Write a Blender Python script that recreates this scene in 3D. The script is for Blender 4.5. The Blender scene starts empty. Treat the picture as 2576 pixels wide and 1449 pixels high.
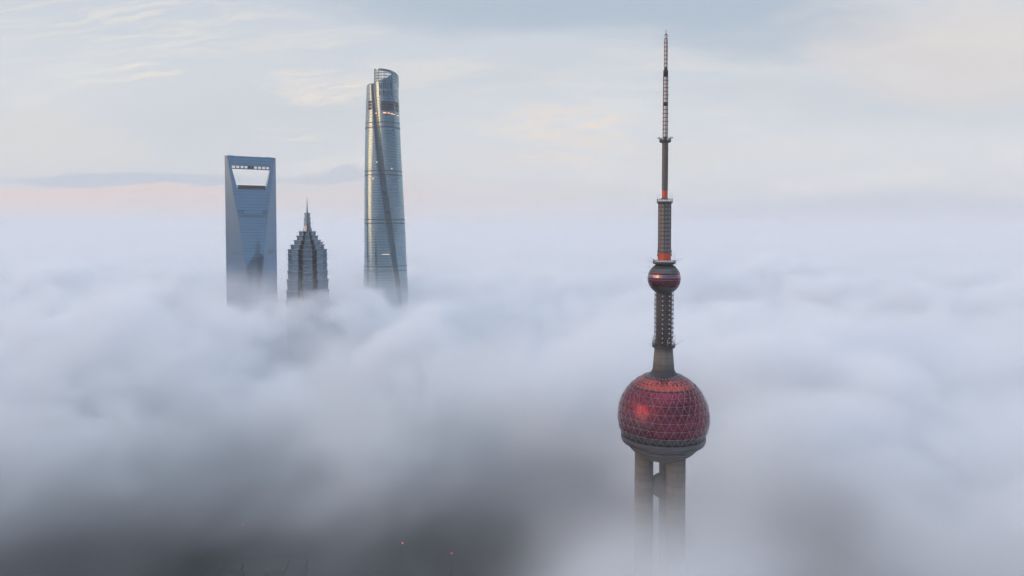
import bpy, math, random
import numpy as np
from mathutils import Vector, Matrix

SC = bpy.context.scene
COL = SC.collection
rad = math.radians
random.seed(4)

# ------------------------------------------------------------------ camera
PITCH, FPX, CAMZ = rad(2.0), 1717.0, 362.0
SHIFT = -0.03264
cd = bpy.data.cameras.new('camera'); cam = bpy.data.objects.new('camera', cd); COL.objects.link(cam)
cam.location = (0, 0, CAMZ); cam.rotation_euler = (rad(90) - PITCH, 0, 0)
cd.sensor_width = 36; cd.lens = FPX / 2576 * 36; cd.shift_y = SHIFT
cd.clip_start = 1; cd.clip_end = 120000
SC.camera = cam

def P(x, y, D):
    """point at distance D (world y) that the photograph shows at pixel x, y of 2576 x 1449"""
    u = (x - 1288) / FPX; v = (724.5 - y) / FPX + SHIFT * 2576 / FPX
    k = D / (math.cos(PITCH) + v * math.sin(PITCH))
    return Vector((u * k, D, CAMZ + k * (v * math.cos(PITCH) - math.sin(PITCH))))

# ------------------------------------------------------------------ light
SUN_EL, SUN_AZ = rad(11.0), rad(250.0)        # azimuth clockwise from +y: behind the camera, to its left
SUNV = Vector((math.sin(SUN_AZ) * math.cos(SUN_EL), math.cos(SUN_AZ) * math.cos(SUN_EL), math.sin(SUN_EL)))
sd = bpy.data.lights.new('sun', 'SUN'); sun = bpy.data.objects.new('sun', sd); COL.objects.link(sun)
sd.energy = 0.8; sd.angle = rad(30); sd.color = (1.0, 0.47, 0.19)
sun.rotation_euler = (-SUNV).to_track_quat('-Z', 'Y').to_euler()
sun.location = (-500, -500, 700)

W = bpy.data.worlds.new('World'); SC.world = W; W.use_nodes = True
class NT:
    """small node-tree writer"""
    def __init__(s, tree): s.t = tree; s.n = tree.nodes; s.l = tree.links
    def add(s, kind, **kw):
        nd = s.n.new(kind)
        for k, v in kw.items(): setattr(nd, k, v)
        return nd
    def put(s, sock, v):
        if isinstance(v, bpy.types.NodeSocket): s.l.new(v, sock)
        elif v is not None:
            if hasattr(sock.default_value, '__len__') and not hasattr(v, '__len__'): v = (v,) * len(sock.default_value)
            sock.default_value = v
    def math(s, op, a, b=None, c=None, clamp=False):
        nd = s.add('ShaderNodeMath', operation=op, use_clamp=clamp)
        for i, v in enumerate((a, b, c)): s.put(nd.inputs[i], v)
        return nd.outputs[0]
    def vec(s, op, a, b=None):
        nd = s.add('ShaderNodeVectorMath', operation=op)
        s.put(nd.inputs[0], a)
        if b is not None: s.put(nd.inputs[1], b)
        return nd.outputs['Value'] if op in ('DOT_PRODUCT', 'LENGTH') else nd.outputs[0]
    def mix(s, f, a, b, blend='MIX'):
        nd = s.add('ShaderNodeMix', data_type='RGBA', blend_type=blend)
        s.put(nd.inputs['Factor'], f); s.put(nd.inputs[6], a); s.put(nd.inputs[7], b)
        return nd.outputs[2]
    def smooth(s, v, lo, hi, a=0.0, b=1.0):
        nd = s.add('ShaderNodeMapRange', interpolation_type='SMOOTHSTEP')
        for i, q in enumerate((v, lo, hi, a, b)): s.put(nd.inputs[i], q)
        return nd.outputs[0]
    def noise(s, vec, scale, detail=4, rough=0.5, dist=0.0):
        nd = s.add('ShaderNodeTexNoise'); s.put(nd.inputs['Vector'], vec)
        nd.inputs['Scale'].default_value = scale; nd.inputs['Detail'].default_value = detail
        nd.inputs['Roughness'].default_value = rough; nd.inputs['Distortion'].default_value = dist
        return nd.outputs[0]
    def xyz(s, v):
        nd = s.add('ShaderNodeSeparateXYZ'); s.put(nd.inputs[0], v); return nd.outputs
    def comb(s, x, y, z):
        nd = s.add('ShaderNodeCombineXYZ')
        for i, q in enumerate((x, y, z)): s.put(nd.inputs[i], q)
        return nd.outputs[0]
    def ramp(s, f, stops):
        nd = s.add('ShaderNodeValToRGB'); s.put(nd.inputs[0], f); e = nd.color_ramp.elements
        while len(e) < len(stops): e.new(0.5)
        for q, (p, c) in zip(e, stops): q.position = p; q.color = (*c, 1)
        return nd.outputs[0]

def lin(r, g, b):
    return tuple(((c / 255) / 12.92 if c < 10 else ((c / 255 + .055) / 1.055) ** 2.4) for c in (r, g, b))

ZEN = 1.60; GLOW = 1.25
def build_sky():
    t = NT(W.node_tree); t.n.clear()
    out = t.add('ShaderNodeOutputWorld')
    sky = t.add('ShaderNodeTexSky', sky_type='NISHITA', sun_disc=False)
    sky.sun_elevation = SUN_EL; sky.sun_rotation = SUN_AZ
    sky.altitude = 300; sky.air_density = 1.0; sky.dust_density = 3.0
    d = t.vec('NORMALIZE', t.add('ShaderNodeTexCoord').outputs['Generated'])
    x, y, z = t.xyz(d)
    zz = t.math('MAXIMUM', z, 0.0)
    base = t.ramp(zz, [(0.0, lin(207, 210, 218)), (0.03, lin(212, 212, 218)), (0.09, lin(218, 219, 222)), (0.17, lin(217, 220, 224)),
                       (0.30, lin(203, 211, 221)), (0.6, lin(176, 192, 212)), (1.0, lin(150, 174, 205))])
    # thin cloud sheets: gnomonic sky coordinates, torn and streaked by noise
    yy = t.math('MAXIMUM', y, 0.05)
    u0 = t.math('DIVIDE', x, yy); v0 = t.math('DIVIDE', z, yy)
    sheet = t.comb(t.math('MULTIPLY', u0, 1.0), t.math('MULTIPLY', v0, 3.4), t.math('MULTIPLY', y, 0.6))
    w1 = t.noise(sheet, 2.3, 5, 0.55); w2 = t.noise(t.vec('ADD', sheet, (4.2, 1.7, 3.3)), 2.3, 5, 0.55)
    u = t.math('ADD', u0, t.math('MULTIPLY', t.math('SUBTRACT', w1, 0.5), 0.42))
    v = t.math('ADD', v0, t.math('MULTIPLY', t.math('SUBTRACT', w2, 0.5), 0.10))
    tl = t.comb(t.math('ADD', t.math('MULTIPLY', u, 1.6), t.math('MULTIPLY', v, 2.0)), t.math('SUBTRACT', t.math('MULTIPLY', v, 9.0), t.math('MULTIPLY', u, 0.9)), 0.3)
    streak = t.noise(tl, 2.4, 7, 0.62, 0.3)
    fine = t.noise(t.vec('MULTIPLY', tl, (1.3, 3.4, 1.0)), 3.0, 6, 0.65, 0.2)
    soft = t.noise(t.vec('ADD', sheet, (0.7, 8.1, 0.0)), 1.4, 4, 0.5)
    front = t.smooth(y, 0.1, 0.35)
    def patch(px, py, rx, ry, col, k, tex=None, lo=0.0, hi=1.0, sharp=1.0):
        nonlocal base
        cu, cv = (px - 1288) / 1717, (580 - py) / 1717
        a = t.math('DIVIDE', t.math('SUBTRACT', u, cu), rx / 1717); b = t.math('DIVIDE', t.math('SUBTRACT', v, cv), ry / 1717)
        r2 = t.math('ADD', t.math('MULTIPLY', a, a), t.math('MULTIPLY', b, b))
        g = t.math('MULTIPLY', t.smooth(r2, 1.0 + 0.6 * sharp, max(0.0, 1.0 - sharp)), front)
        if tex is not None: g = t.math('MULTIPLY', g, t.smooth(tex, lo, hi))
        base = t.mix(t.math('MULTIPLY', g, k), base, (*lin(*col), 1))
    patch(1288, 260, 1700, 330, (234, 231, 227), 0.55, streak, 0.46, 0.70)
    patch(1288, 260, 1700, 330, (203, 208, 216), 0.35, soft, 0.50, 0.70)
    patch(1450, 5, 640, 90, (176, 191, 206), 0.9)                      # blue opening along the top
    patch(1900, 60, 260, 90, (176, 190, 205), 0.7)
    patch(1250, 250, 900, 120, (204, 210, 217), 0.55, soft, 0.45, 0.65)
    patch(400, 330, 600, 110, (208, 212, 218), 0.6, soft, 0.42, 0.62)
    patch(2250, 260, 520, 70, (203, 208, 216), 0.7, soft, 0.40, 0.60)
    patch(2250, 560, 700, 60, (186, 194, 209), 0.75)                     # grey-blue bank low on the right
    patch(350, 60, 420, 90, (232, 228, 222), 0.75, fine, 0.42, 0.66)
    patch(1100, 160, 650, 90, (224, 222, 220), 0.7, streak, 0.44, 0.62)
    patch(2380, 130, 380, 130, (222, 213, 209), 0.75)
    patch(2330, 90, 420, 110, (226, 220, 215), 0.6, streak, 0.45, 0.62)
    patch(830, 225, 190, 34, (241, 231, 220), 0.95, fine, 0.38, 0.62)
    patch(1400, 325, 260, 40, (239, 225, 213), 0.9, fine, 0.40, 0.64)
    patch(1290, 392, 170, 22, (236, 222, 212), 0.7, fine, 0.38, 0.60)
    patch(290, 205, 130, 26, (240, 232, 222), 0.9, fine, 0.42, 0.62)
    patch(760, 335, 120, 22, (234, 226, 218), 0.7, fine, 0.42, 0.62)
    patch(1700, 372, 420, 26, (224, 214, 210), 0.6, soft, 0.38, 0.6)
    patch(150, 350, 260, 80, (226, 221, 214), 0.5)
    patch(1000, 480, 700, 40, (214, 208, 210), 0.6)
    patch(200, 500, 520, 42, (233, 207, 197), 0.95)                       # peach afterglow low on the left
    patch(700, 510, 560, 40, (222, 209, 208), 0.7)
    patch(330, 447, 330, 18, (189, 197, 210), 0.9, None, 0, 1, 0.7)      # thin grey bar above it
    patch(760, 447, 130, 13, (190, 197, 210), 0.75, None, 0, 1, 0.8)
    # the cloud sheet is thickest and brightest high overhead
    base = t.mix(t.smooth(z, 0.45, 0.90), base, (ZEN * 0.88, ZEN, ZEN * 1.16, 1))
    # glow around the veiled low sun
    g = t.math('MAXIMUM', t.vec('DOT_PRODUCT', d, tuple(SUNV)), 0.0)
    # it is broad: a bank of lit cloud along the sunward horizon
    sx, sy = SUNV.x / math.cos(SUN_EL), SUNV.y / math.cos(SUN_EL)
    hl = t.math('SQRT', t.math('MAXIMUM', t.math('ADD', t.math('MULTIPLY', x, x), t.math('MULTIPLY', y, y)), 1e-4))
    ca = t.math('DIVIDE', t.math('ADD', t.math('MULTIPLY', x, sx), t.math('MULTIPLY', y, sy)), hl)
    gb = t.noise(t.vec('MULTIPLY', d, (3.0, 3.0, 14.0)), 1.6, 4, 0.55)
    za = t.math('ADD', z, t.math('MULTIPLY', t.math('SUBTRACT', gb, 0.5), 0.22))
    bank = t.math('MULTIPLY', t.smooth(ca, 0.45, 0.92), t.math('MULTIPLY', t.smooth(za, 0.17, 0.27), t.smooth(za, 0.56, 0.40)))
    glow = t.mix(t.math('MULTIPLY', bank, t.smooth(gb, 0.25, 0.6, 0.35, 1.0)), (0, 0, 0, 1), (GLOW * 1.0, GLOW * 0.42, GLOW * 0.15, 1))
    # the sky away from the sun is duller
    back = t.math('MULTIPLY', t.smooth(y, 0.32, -0.12), t.math('MULTIPLY', t.smooth(ca, 0.80, 0.25), t.smooth(z, 0.85, 0.45)))
    base = t.mix(t.math('MULTIPLY', back, 0.95), base, (*lin(96, 122, 148), 1))
    base = t.mix(t.math('MULTIPLY', t.math('MULTIPLY', t.smooth(y, 0.2, -0.3), t.smooth(z, 0.9, 0.3)), 0.55), base, (*lin(120, 140, 164), 1))
    base = t.mix(t.math('MULTIPLY', t.smooth(ca, 0.35, 0.9), 0.25), base, (*lin(214, 204, 194), 1))
    col = t.mix(1.0, base, glow, 'ADD')
    b1 = t.add('ShaderNodeBackground'); t.put(b1.inputs[0], sky.outputs[0]); b1.inputs[1].default_value = 0.10
    b2 = t.add('ShaderNodeBackground'); t.put(b2.inputs[0], col); b2.inputs[1].default_value = 1.08
    ms = t.add('ShaderNodeMixShader'); ms.inputs[0].default_value = 0.88
    t.l.new(b1.outputs[0], ms.inputs[1]); t.l.new(b2.outputs[0], ms.inputs[2]); t.l.new(ms.outputs[0], out.inputs[0])
build_sky()

SC.view_settings.view_transform = 'Standard'; SC.view_settings.look = 'None'
SC.view_settings.exposure = 0.0; SC.view_settings.gamma = 1.0
SC.render.engine = 'CYCLES'
cy = SC.cycles
cy.max_bounces = 14; cy.diffuse_bounces = 2; cy.glossy_bounces = 3; cy.transmission_bounces = 2
cy.volume_bounces = 8; cy.transparent_max_bounces = 8
cy.volume_max_steps = 512; cy.volume_step_rate = 2.5
cy.use_denoising = True; cy.use_adaptive_sampling = True; cy.adaptive_threshold = 0.04
cy.caustics_reflective = False; cy.caustics_refractive = False

# ------------------------------------------------------------------ objects
class MB:
    """collects shapes into one mesh"""
    def __init__(s): s.v = []; s.f = []; s.m = []; s.sm = []
    def add(s, vs, fs, mi=0, smooth=False):
        o = len(s.v); s.v += [tuple(q) for q in vs]
        for f in fs: s.f.append(tuple(i + o for i in f)); s.m.append(mi); s.sm.append(smooth)
    def loft(s, rings, mi=0, smooth=False, cap=(True, True)):
        n = len(rings[0]); vs = [q for r in rings for q in r]; fs = []
        for k in range(len(rings) - 1):
            for i in range(n):
                j = (i + 1) % n; fs.append((k * n + i, k * n + j, (k + 1) * n + j, (k + 1) * n + i))
        s.add(vs, fs, mi, smooth)
        caps = []
        if cap[0]: caps.append(tuple(reversed(range(n))))
        if cap[1]: caps.append(tuple(range((len(rings) - 1) * n, len(rings) * n)))
        o = len(s.v) - len(vs)
        for c in caps: s.f.append(tuple(i + o for i in c)); s.m.append(mi); s.sm.append(False)
    def lathe(s, prof, n=48, mi=0, smooth=True, a0=0.0, cap=(True, True), c=(0, 0)):
        s.loft([[(c[0] + r * math.cos(a0 + 2 * math.pi * i / n), c[1] + r * math.sin(a0 + 2 * math.pi * i / n), z) for i in range(n)] for r, z in prof], mi, smooth, cap)
    def prism(s, poly, z0, z1, mi=0): s.loft([[(x, y, z) for x, y in poly] for z in (z0, z1)], mi)
    def box(s, c, size, rz=0.0, mi=0):
        hx, hy, hz = (q / 2 for q in size); ca, sa = math.cos(rz), math.sin(rz)
        pts = [(-hx, -hy), (hx, -hy), (hx, hy), (-hx, hy)]
        s.prism([(c[0] + x * ca - y * sa, c[1] + x * sa + y * ca) for x, y in pts], c[2] - hz, c[2] + hz, mi)
    def tube(s, a, b, r, n=5, mi=0, r2=None):
        a, b = Vector(a), Vector(b); d = (b - a).normalized()
        u = d.orthogonal().normalized(); w = d.cross(u); r2 = r if r2 is None else r2
        s.loft([[p + (u * math.cos(2 * math.pi * i / n) + w * math.sin(2 * math.pi * i / n)) * q for i in range(n)] for p, q in ((a, r), (b, r2))], mi, True)
    def torus(s, R, r, z, n=48, mi=0):
        s.loft([[((R + r * math.cos(q)) * math.cos(2 * math.pi * i / n), (R + r * math.cos(q)) * math.sin(2 * math.pi * i / n), z + r * math.sin(q)) for i in range(n)]
                for q in [2 * math.pi * k / 6 for k in range(7)]], mi, True, (False, False))
    def build(s, name, mats, parent=None, loc=(0, 0, 0), rz=0.0):
        me = bpy.data.meshes.new(name); me.from_pydata(s.v, [], s.f)
        for m in (mats if isinstance(mats, (list, tuple)) else [mats]): me.materials.append(m)
        me.polygons.foreach_set('material_index', s.m); me.polygons.foreach_set('use_smooth', s.sm); me.update()
        o = bpy.data.objects.new(name, me); COL.objects.link(o); o.location = loc; o.rotation_euler = (0, 0, rz)
        if parent: o.parent = parent
        return o

def thing(name, label, cat, loc, rz=0.0, group=None):
    o = bpy.data.objects.new(name, None); COL.objects.link(o); o.location = loc; o.rotation_euler = (0, 0, rz)
    o['label'] = label; o['category'] = cat; o.empty_display_size = 5
    if group: o['group'] = group
    return o

# ------------------------------------------------------------------ materials
def mat(name, col, rough=0.5, metal=0.0, var=0.15, scale=0.3, rvar=0.1, bump=0.0, stretch=(1, 1, 1), spec=0.5, emit=None, es=0.0, streak=0.0, joint=0.0):
    m = bpy.data.materials.new(name); m.use_nodes = True
    t = NT(m.node_tree); bs = t.n['Principled BSDF']
    oc = t.add('ShaderNodeTexCoord').outputs['Object']
    v = t.vec('MULTIPLY', oc, stretch)
    n = t.noise(v, scale, 5, 0.6)
    f = t.math('MULTIPLY_ADD', t.math('SUBTRACT', n, 0.5), 2 * var, 1.0)
    if streak:
        st = t.noise(t.vec('MULTIPLY', oc, (1, 1, 0.06)), 0.9, 4, 0.6)
        f = t.math('MULTIPLY', f, t.math('MULTIPLY_ADD', t.math('SUBTRACT', st, 0.5), 2 * streak, 1.0))
    if joint:
        zf = t.math('DIVIDE', t.xyz(oc)[2], joint)
        wn = t.add('ShaderNodeTexWhiteNoise', noise_dimensions='1D'); t.put(wn.inputs['W'], t.math('FLOOR', zf))
        f = t.math('MULTIPLY', f, t.math('MULTIPLY_ADD', wn.outputs[0], 0.28, 0.86))
        f = t.math('MULTIPLY', f, t.math('MULTIPLY_ADD', t.math('LESS_THAN', t.math('FRACT', zf), 0.07), -0.40, 1.0))
    t.put(bs.inputs['Base Color'], t.mix(1.0, (*col, 1), t.comb(f, f, f), 'MULTIPLY'))
    t.put(bs.inputs['Roughness'], t.math('MULTIPLY_ADD', t.math('SUBTRACT', n, 0.5), 2 * rvar, rough, True))
    bs.inputs['Metallic'].default_value = metal; bs.inputs['Specular IOR Level'].default_value = spec
    if bump:
        b = t.add('ShaderNodeBump'); b.inputs['Strength'].default_value = bump; b.inputs['Distance'].default_value = 0.2
        t.put(b.inputs['Height'], n); t.l.new(b.outputs[0], bs.inputs['Normal'])
    if emit: bs.inputs['Emission Color'].default_value = (*emit, 1); bs.inputs['Emission Strength'].default_value = es
    return m

def curtain(name, col, col2, line, rough, metal, cell=(1.5, 4.2), lw=0.12, jit=0.02, axis='xy'):
    """glass curtain wall: floors along z, mullions along the run of the wall, each pane a little different"""
    m = bpy.data.materials.new(name); m.use_nodes = True
    t = NT(m.node_tree); bs = t.n['Principled BSDF']
    oc = t.add('ShaderNodeTexCoord').outputs['Object']
    x, y, z = t.xyz(oc)
    nx, ny, nz = t.xyz(t.add('ShaderNodeTexCoord').outputs['Normal'])
    run = t.math('SUBTRACT', t.math('MULTIPLY', x, ny), t.math('MULTIPLY', y, nx)) if axis == 'xy' else t.math('MULTIPLY', t.math('ARCTAN2', y, x), 27.0)
    a = t.math('DIVIDE', run, cell[0]); b = t.math('DIVIDE', z, cell[1])
    wn = t.add('ShaderNodeTexWhiteNoise', noise_dimensions='3D')
    t.put(wn.inputs['Vector'], t.comb(t.math('FLOOR', a), t.math('FLOOR', b), 0.0))
    big = t.noise(t.vec('MULTIPLY', oc, (0.02, 0.02, 0.02)), 1.0, 3, 0.5)
    c = t.mix(t.math('ADD', t.math('MULTIPLY', wn.outputs[0], 0.6), t.math('MULTIPLY', t.math('SUBTRACT', big, 0.5), 0.8), None, True), (*col, 1), (*col2, 1))
    fa = t.math('FRACT', a); fb = t.math('FRACT', b)
    ln = t.math('MAXIMUM', t.math('LESS_THAN', fa, lw / cell[0]), t.math('LESS_THAN', fb, lw * 2.2 / cell[1]))
    t.put(bs.inputs['Base Color'], t.mix(ln, c, (*line, 1)))
    t.put(bs.inputs['Roughness'], t.math('MULTIPLY_ADD', wn.outputs[0], 0.06, rough))
    bs.inputs['Metallic'].default_value = metal
    if jit:
        # panes are never in exactly one plane
        geo = t.add('ShaderNodeNewGeometry')
        j = t.vec('SUBTRACT', wn.outputs['Color'], (0.5, 0.5, 0.5))
        sc = t.add('ShaderNodeVectorMath', operation='SCALE'); t.put(sc.inputs[0], j); sc.inputs['Scale'].default_value = jit
        t.put(bs.inputs['Normal'], t.vec('NORMALIZE', t.vec('ADD', geo.outputs['Normal'], sc.outputs[0])))
    return m

M_con = mat('concrete', (0.15, 0.137, 0.125), 0.85, 0, 0.25, 0.25, 0.05, 0.15, streak=0.35, joint=3.6)
M_condark = mat('weathered_concrete', (0.085, 0.08, 0.076), 0.8, 0, 0.3, 0.5, 0.05, 0.15, streak=0.3)
M_steel = mat('grey_steel', (0.085, 0.085, 0.09), 0.5, 0.4, 0.25, 0.6)
M_mastwall = mat('mast_wall', (0.155, 0.147, 0.145), 0.7, 0.1, 0.3, 0.5, streak=0.3)
M_mast = mat('mast_panel', (0.27, 0.225, 0.215), 0.6, 0.2, 0.35, 0.9)
M_dark = mat('dark_steel', (0.028, 0.028, 0.032), 0.5, 0.3, 0.25, 0.8)
M_lat = mat('lattice_metal', (0.36, 0.30, 0.36), 0.35, 0.8, 0.15, 0.4)
M_orange = mat('orange_paint', (0.60, 0.075, 0.02), 0.4, 0, 0.2, 0.4, streak=0.2)
M_white = mat('pale_panel', (0.70, 0.66, 0.67), 0.5, 0, 0.15, 0.5)
M_redglass = mat('red_glass', (0.175, 0.017, 0.039), 0.27, 0.8, 0.50, 0.16, 0.08)
M_redtop = mat('orange_red_glass', (0.34, 0.04, 0.03), 0.26, 0.75, 0.35, 0.2, 0.08)
M_char = mat('charcoal_glass', (0.03, 0.032, 0.036), 0.28, 0.3, 0.3, 0.5)
M_grey = mat('grey_metal', (0.10, 0.102, 0.108), 0.36, 0.7, 0.15, 0.3)
M_win = mat('silver_window', (0.22, 0.245, 0.27), 0.12, 0.85, 0.2, 0.8, 0.04)
M_warm = mat('warm_lamp', (0.8, 0.5, 0.3), 0.5, emit=(1.0, 0.42, 0.16), es=1.3)
M_warm2 = mat('pale_lamp', (0.8, 0.6, 0.5), 0.5, emit=(1.0, 0.66, 0.5), es=0.9)
M_red = mat('red_lamp', (0.8, 0.1, 0.1), 0.5, emit=(1.0, 0.12, 0.10), es=1.5)
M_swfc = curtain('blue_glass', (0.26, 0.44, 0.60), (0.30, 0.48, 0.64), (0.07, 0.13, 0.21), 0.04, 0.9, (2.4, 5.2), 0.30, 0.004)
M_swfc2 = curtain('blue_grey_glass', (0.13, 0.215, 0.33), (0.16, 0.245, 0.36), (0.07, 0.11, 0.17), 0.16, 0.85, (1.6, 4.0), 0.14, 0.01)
M_swdark = mat('dark_deck', (0.05, 0.07, 0.095), 0.4, 0.3)  # dark blue-grey of the decks, vent panels and caps of the opening
M_swlight = mat('pale_reveal', (0.50, 0.54, 0.56), 0.35, 0.3, 0.1, 0.3)
M_st = curtain('sheath_glass', (0.21, 0.32, 0.39), (0.26, 0.37, 0.44), (0.14, 0.23, 0.28), 0.13, 0.9, (2.1, 4.5), 0.10, 0.012, 'round')
M_stledge = mat('pale_ledge', (0.22, 0.29, 0.35), 0.4, 0.8, 0.1, 0.4)
M_stgroove = mat('groove_glass', (0.07, 0.115, 0.15), 0.3, 0.6, 0.2, 0.1)
M_stframe = mat('frame_steel', (0.06, 0.10, 0.14), 0.4, 0.4)
M_stdark = mat('dark_recess', (0.018, 0.03, 0.04), 0.5, 0.1)
M_jm = curtain('steel_glass', (0.105, 0.165, 0.225), (0.22, 0.31, 0.39), (0.08, 0.12, 0.17), 0.13, 0.9, (2.2, 3.6), 0.30, 0.03)
M_jmdark = mat('steel_recess', (0.022, 0.036, 0.05), 0.35, 0.5, 0.2, 0.2)
M_jmlip = mat('bright_steel', (0.26, 0.32, 0.38), 0.3, 0.8, 0.1, 0.4)

# ================================================================== television tower
TD = 339.0
TX = P(1668, 1046, TD).x
S = TD / FPX                       # metres per photo pixel at the tower
def tz(y): return P(1668, y, TD).z
tower = thing('television_tower', 'red sphered television tower with tall antenna rising alone from the fog', 'tower', (TX, TD, 0))
def tp(name, mb, m, parent=None, rz=0.0): return mb.build(name, m, parent or tower, (0, 0, 0), rz)
RZ = rad(29)                       # the square masts stand a little turned
def sq(w): h = w / 2; return [(-h, -h), (h, -h), (h, h), (-h, h)]

# big sphere
ZS, RS = tz(1046), 114 * S
rows = [rad(-25 + 10 * k) for k in range(11)]
NSEG = 36
def sp(lat, lon, r): return (r * math.cos(lat) * math.cos(lon), r * math.cos(lat) * math.sin(lon), ZS + r * math.sin(lat))
skin, lat_ = MB(), MB()
def sub_tri(a, b, c, mi, n=3):
    # every panel bulges part of the way to the sphere
    a, b, c = Vector(a), Vector(b), Vector(c); ce = Vector((0, 0, ZS)); R_ = RS - 0.45
    def q(i, j):
        p = (a * (n - i - j) + b * i + c * j) / n
        r = ce + (p - ce).normalized() * R_
        return tuple(p.lerp(r, 0.8))
    for i in range(n):
        for j in range(n - i):
            skin.add([q(i, j), q(i + 1, j), q(i, j + 1)], [(0, 1, 2)], mi)
            if i + j < n - 1: skin.add([q(i + 1, j), q(i + 1, j + 1), q(i, j + 1)], [(0, 1, 2)], mi)
for k in range(10):
    for i in range(NSEG):
        l = lambda kk, ii: 2 * math.pi * (ii + (0.5 if kk % 2 else 0)) / NSEG
        o = 1 if k % 2 else 0
        a, b = (k, i), (k, i + 1); c, d = (k + 1, i + o), (k + 1, i + o - 1)
        mi = 0
        if k == 9 or k == 0: mi = 1
        if k in (7, 8): mi = 2
        R_ = RS - 0.45
        pa, pb, pc, pd = (sp(rows[q[0]], l(*q), R_) for q in (a, b, c, d))
        sub_tri(pa, pb, pc, mi); sub_tri(pa, pc, pd, mi)
        la, lb, lc, ld = (Vector(sp(rows[q[0]], l(*q), RS)) for q in (a, b, c, d))
        th = 0.10 if k < 7 else 0.08
        lat_.tube(la, lb, th, 4); lat_.tube(la, lc, th * 0.9, 4); lat_.tube(la, ld, th * 0.9, 4)
        lat_.box(la, (0.42, 0.42, 0.4), l(*a))
        if k == 9: lat_.tube(ld, lc, th, 4)
sk = tp('sphere', skin, [M_redglass, M_char, M_redtop])
tp('lattice', lat_, M_lat, sk)
bd = MB(); bd.lathe([((RS - 0.2) * math.cos(rad(q)), ZS + (RS - 0.2) * math.sin(rad(q))) for q in (43.9, 44.9, 45.9)], 72, cap=(False, False))
for lonc, dl, la0 in [(-118, 5, 57), (-98, 6, 58), (-76, 6, 57.5), (-52, 5, 59), (-30, 5, 58)]:
    r0, r1 = (RS - 0.3), (RS - 0.3)
    vs = [sp(rad(la0 + e), rad(lonc + f), RS - 0.30) for e, f in ((0, -dl), (0, dl), (1.8, dl), (1.8, -dl))]
    bd.add(vs, [(0, 1, 2, 3)])
tp('band', bd, M_dark, sk)
cl = MB(); ztop = ZS + RS * math.sin(rad(75)); r75 = RS * math.cos(rad(75))
cl.lathe([(r75 + 1.5, ztop - 1.6), (r75 + 1.2, ztop - 0.3), (r75 + 0.3, ztop + 0.1), (r75, ztop + 1.1), (5.2, ztop + 1.5)], 48)
tp('collar', cl, M_dark)
zr = ZS + RS * math.sin(rad(-25))
br = MB(); rr = RS * math.cos(rad(-25))
br.lathe([(rr - 1.2, zr + 0.3), (rr + 0.4, zr + 0.1), (rr + 0.5, zr - 1.7), (rr - 0.3, zr - 2.0), (rr - 0.4, zr - 3.3), (rr - 1.4, zr - 3.8), (rr - 2.2, zr - 4.5)], 72, smooth=False, cap=(True, False))
for i in range(72):
    a = 2 * math.pi * i / 72
    br.box(((rr - 0.25) * math.cos(a), (rr - 0.25) * math.sin(a), zr - 2.65), (0.25, 0.12, 1.2), a, 1)
ring = tp('base_ring', br, [M_grey, M_steel])
bw = MB(); bw.lathe([(rr - 2.1, zr - 4.3), (16.6, zr - 6.2), (14.6, zr - 8.2), (11.5, zr - 10.2), (9.0, zr - 11.3), (6, zr - 11.6)], 72)
tp('bowl', bw, M_condark)
for k in range(3):
    a = rad(180 + 120 * k)
    c = MB(); c.lathe([(4.65, 0), (4.6, zr - 8.4)], 40)
    o = tp('column', c, M_con); o.location = (9.4 * math.cos(a), 9.4 * math.sin(a), 0)
sb = MB(); zb = 234.0
sb.lathe([(0.3, zb - 6.2)] + [(6.3 * math.cos(rad(q)), zb + 6.3 * math.sin(rad(q))) for q in range(-75, 90, 15)] + [(0.3, zb + 6.2)], 28)
tp('small_sphere', sb, M_condark)
# concrete neck and its platform
zc0, zc1 = tz(940), tz(874)
c = MB(); c.lathe([(57 * S / 2, zc0 - 1.0), (45 * S / 2, zc1)], 48)
tp('neck', c, M_con)
def platform(zc, r, h, whips=0, n=12, name='platform', rim=0.35):
    b = MB(); b.lathe([(r * 0.80, zc - h * 0.62), (r * 0.97, zc - h * 0.5), (r, zc - h * 0.42), (r, zc - h * 0.1), (r * 0.9, zc - h * 0.08)], n if n > 8 else n, smooth=n > 8)
    p = tp(name, b, M_steel)
    rl = MB()
    m = 40 if n > 8 else 18
    for i in range(m):
        a0, a1 = 2 * math.pi * i / m, 2 * math.pi * (i + 1) / m
        q0 = (r * math.cos(a0), r * math.sin(a0)); q1 = (r * math.cos(a1), r * math.sin(a1))
        rl.tube((*q0, zc - h * 0.42), (*q0, zc + h * 0.5), 0.05, 4); rl.tube((*q0, zc + h * 0.5), (*q1, zc + h * 0.5), 0.06, 4)
        rl.tube((*q0, zc - h * 0.4), (*q1, zc + h * 0.5), 0.05, 4); rl.tube((*q0, zc + h * 0.1), (*q1, zc + h * 0.1), 0.04, 4)
    tp('railing', rl, M_grey, p)
    for s in range(whips):
        a = 2 * math.pi * (s + 0.02) / whips
        w = MB(); e0 = Vector((r * math.cos(a), r * math.sin(a), zc)); e1 = e0 + Vector((math.cos(a) * 4.6, math.sin(a) * 4.6, h * 1.1))
        for dz in (0, 0.45):
            w.tube(e0 + Vector((0, 0, -dz)), e1, 0.05, 4)
        tp('boom', w, M_lat, p)
    return p
p4 = platform(tz(868), 57 * S / 2, 2.3, 6)
for a in (-175, -150, -82, -52, -5, 30, 60, 100, 140):
    w = MB(); q = (5.5 * math.cos(rad(a)), 5.5 * math.sin(rad(a)))
    w.tube((*q, tz(866)), (*q, tz(866) + (5.2 if a in (-175, -5) else 3.2)), 0.10, 5)
    tp('post', w, M_white if a in (-82, -52) else M_dark, p4)
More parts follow.
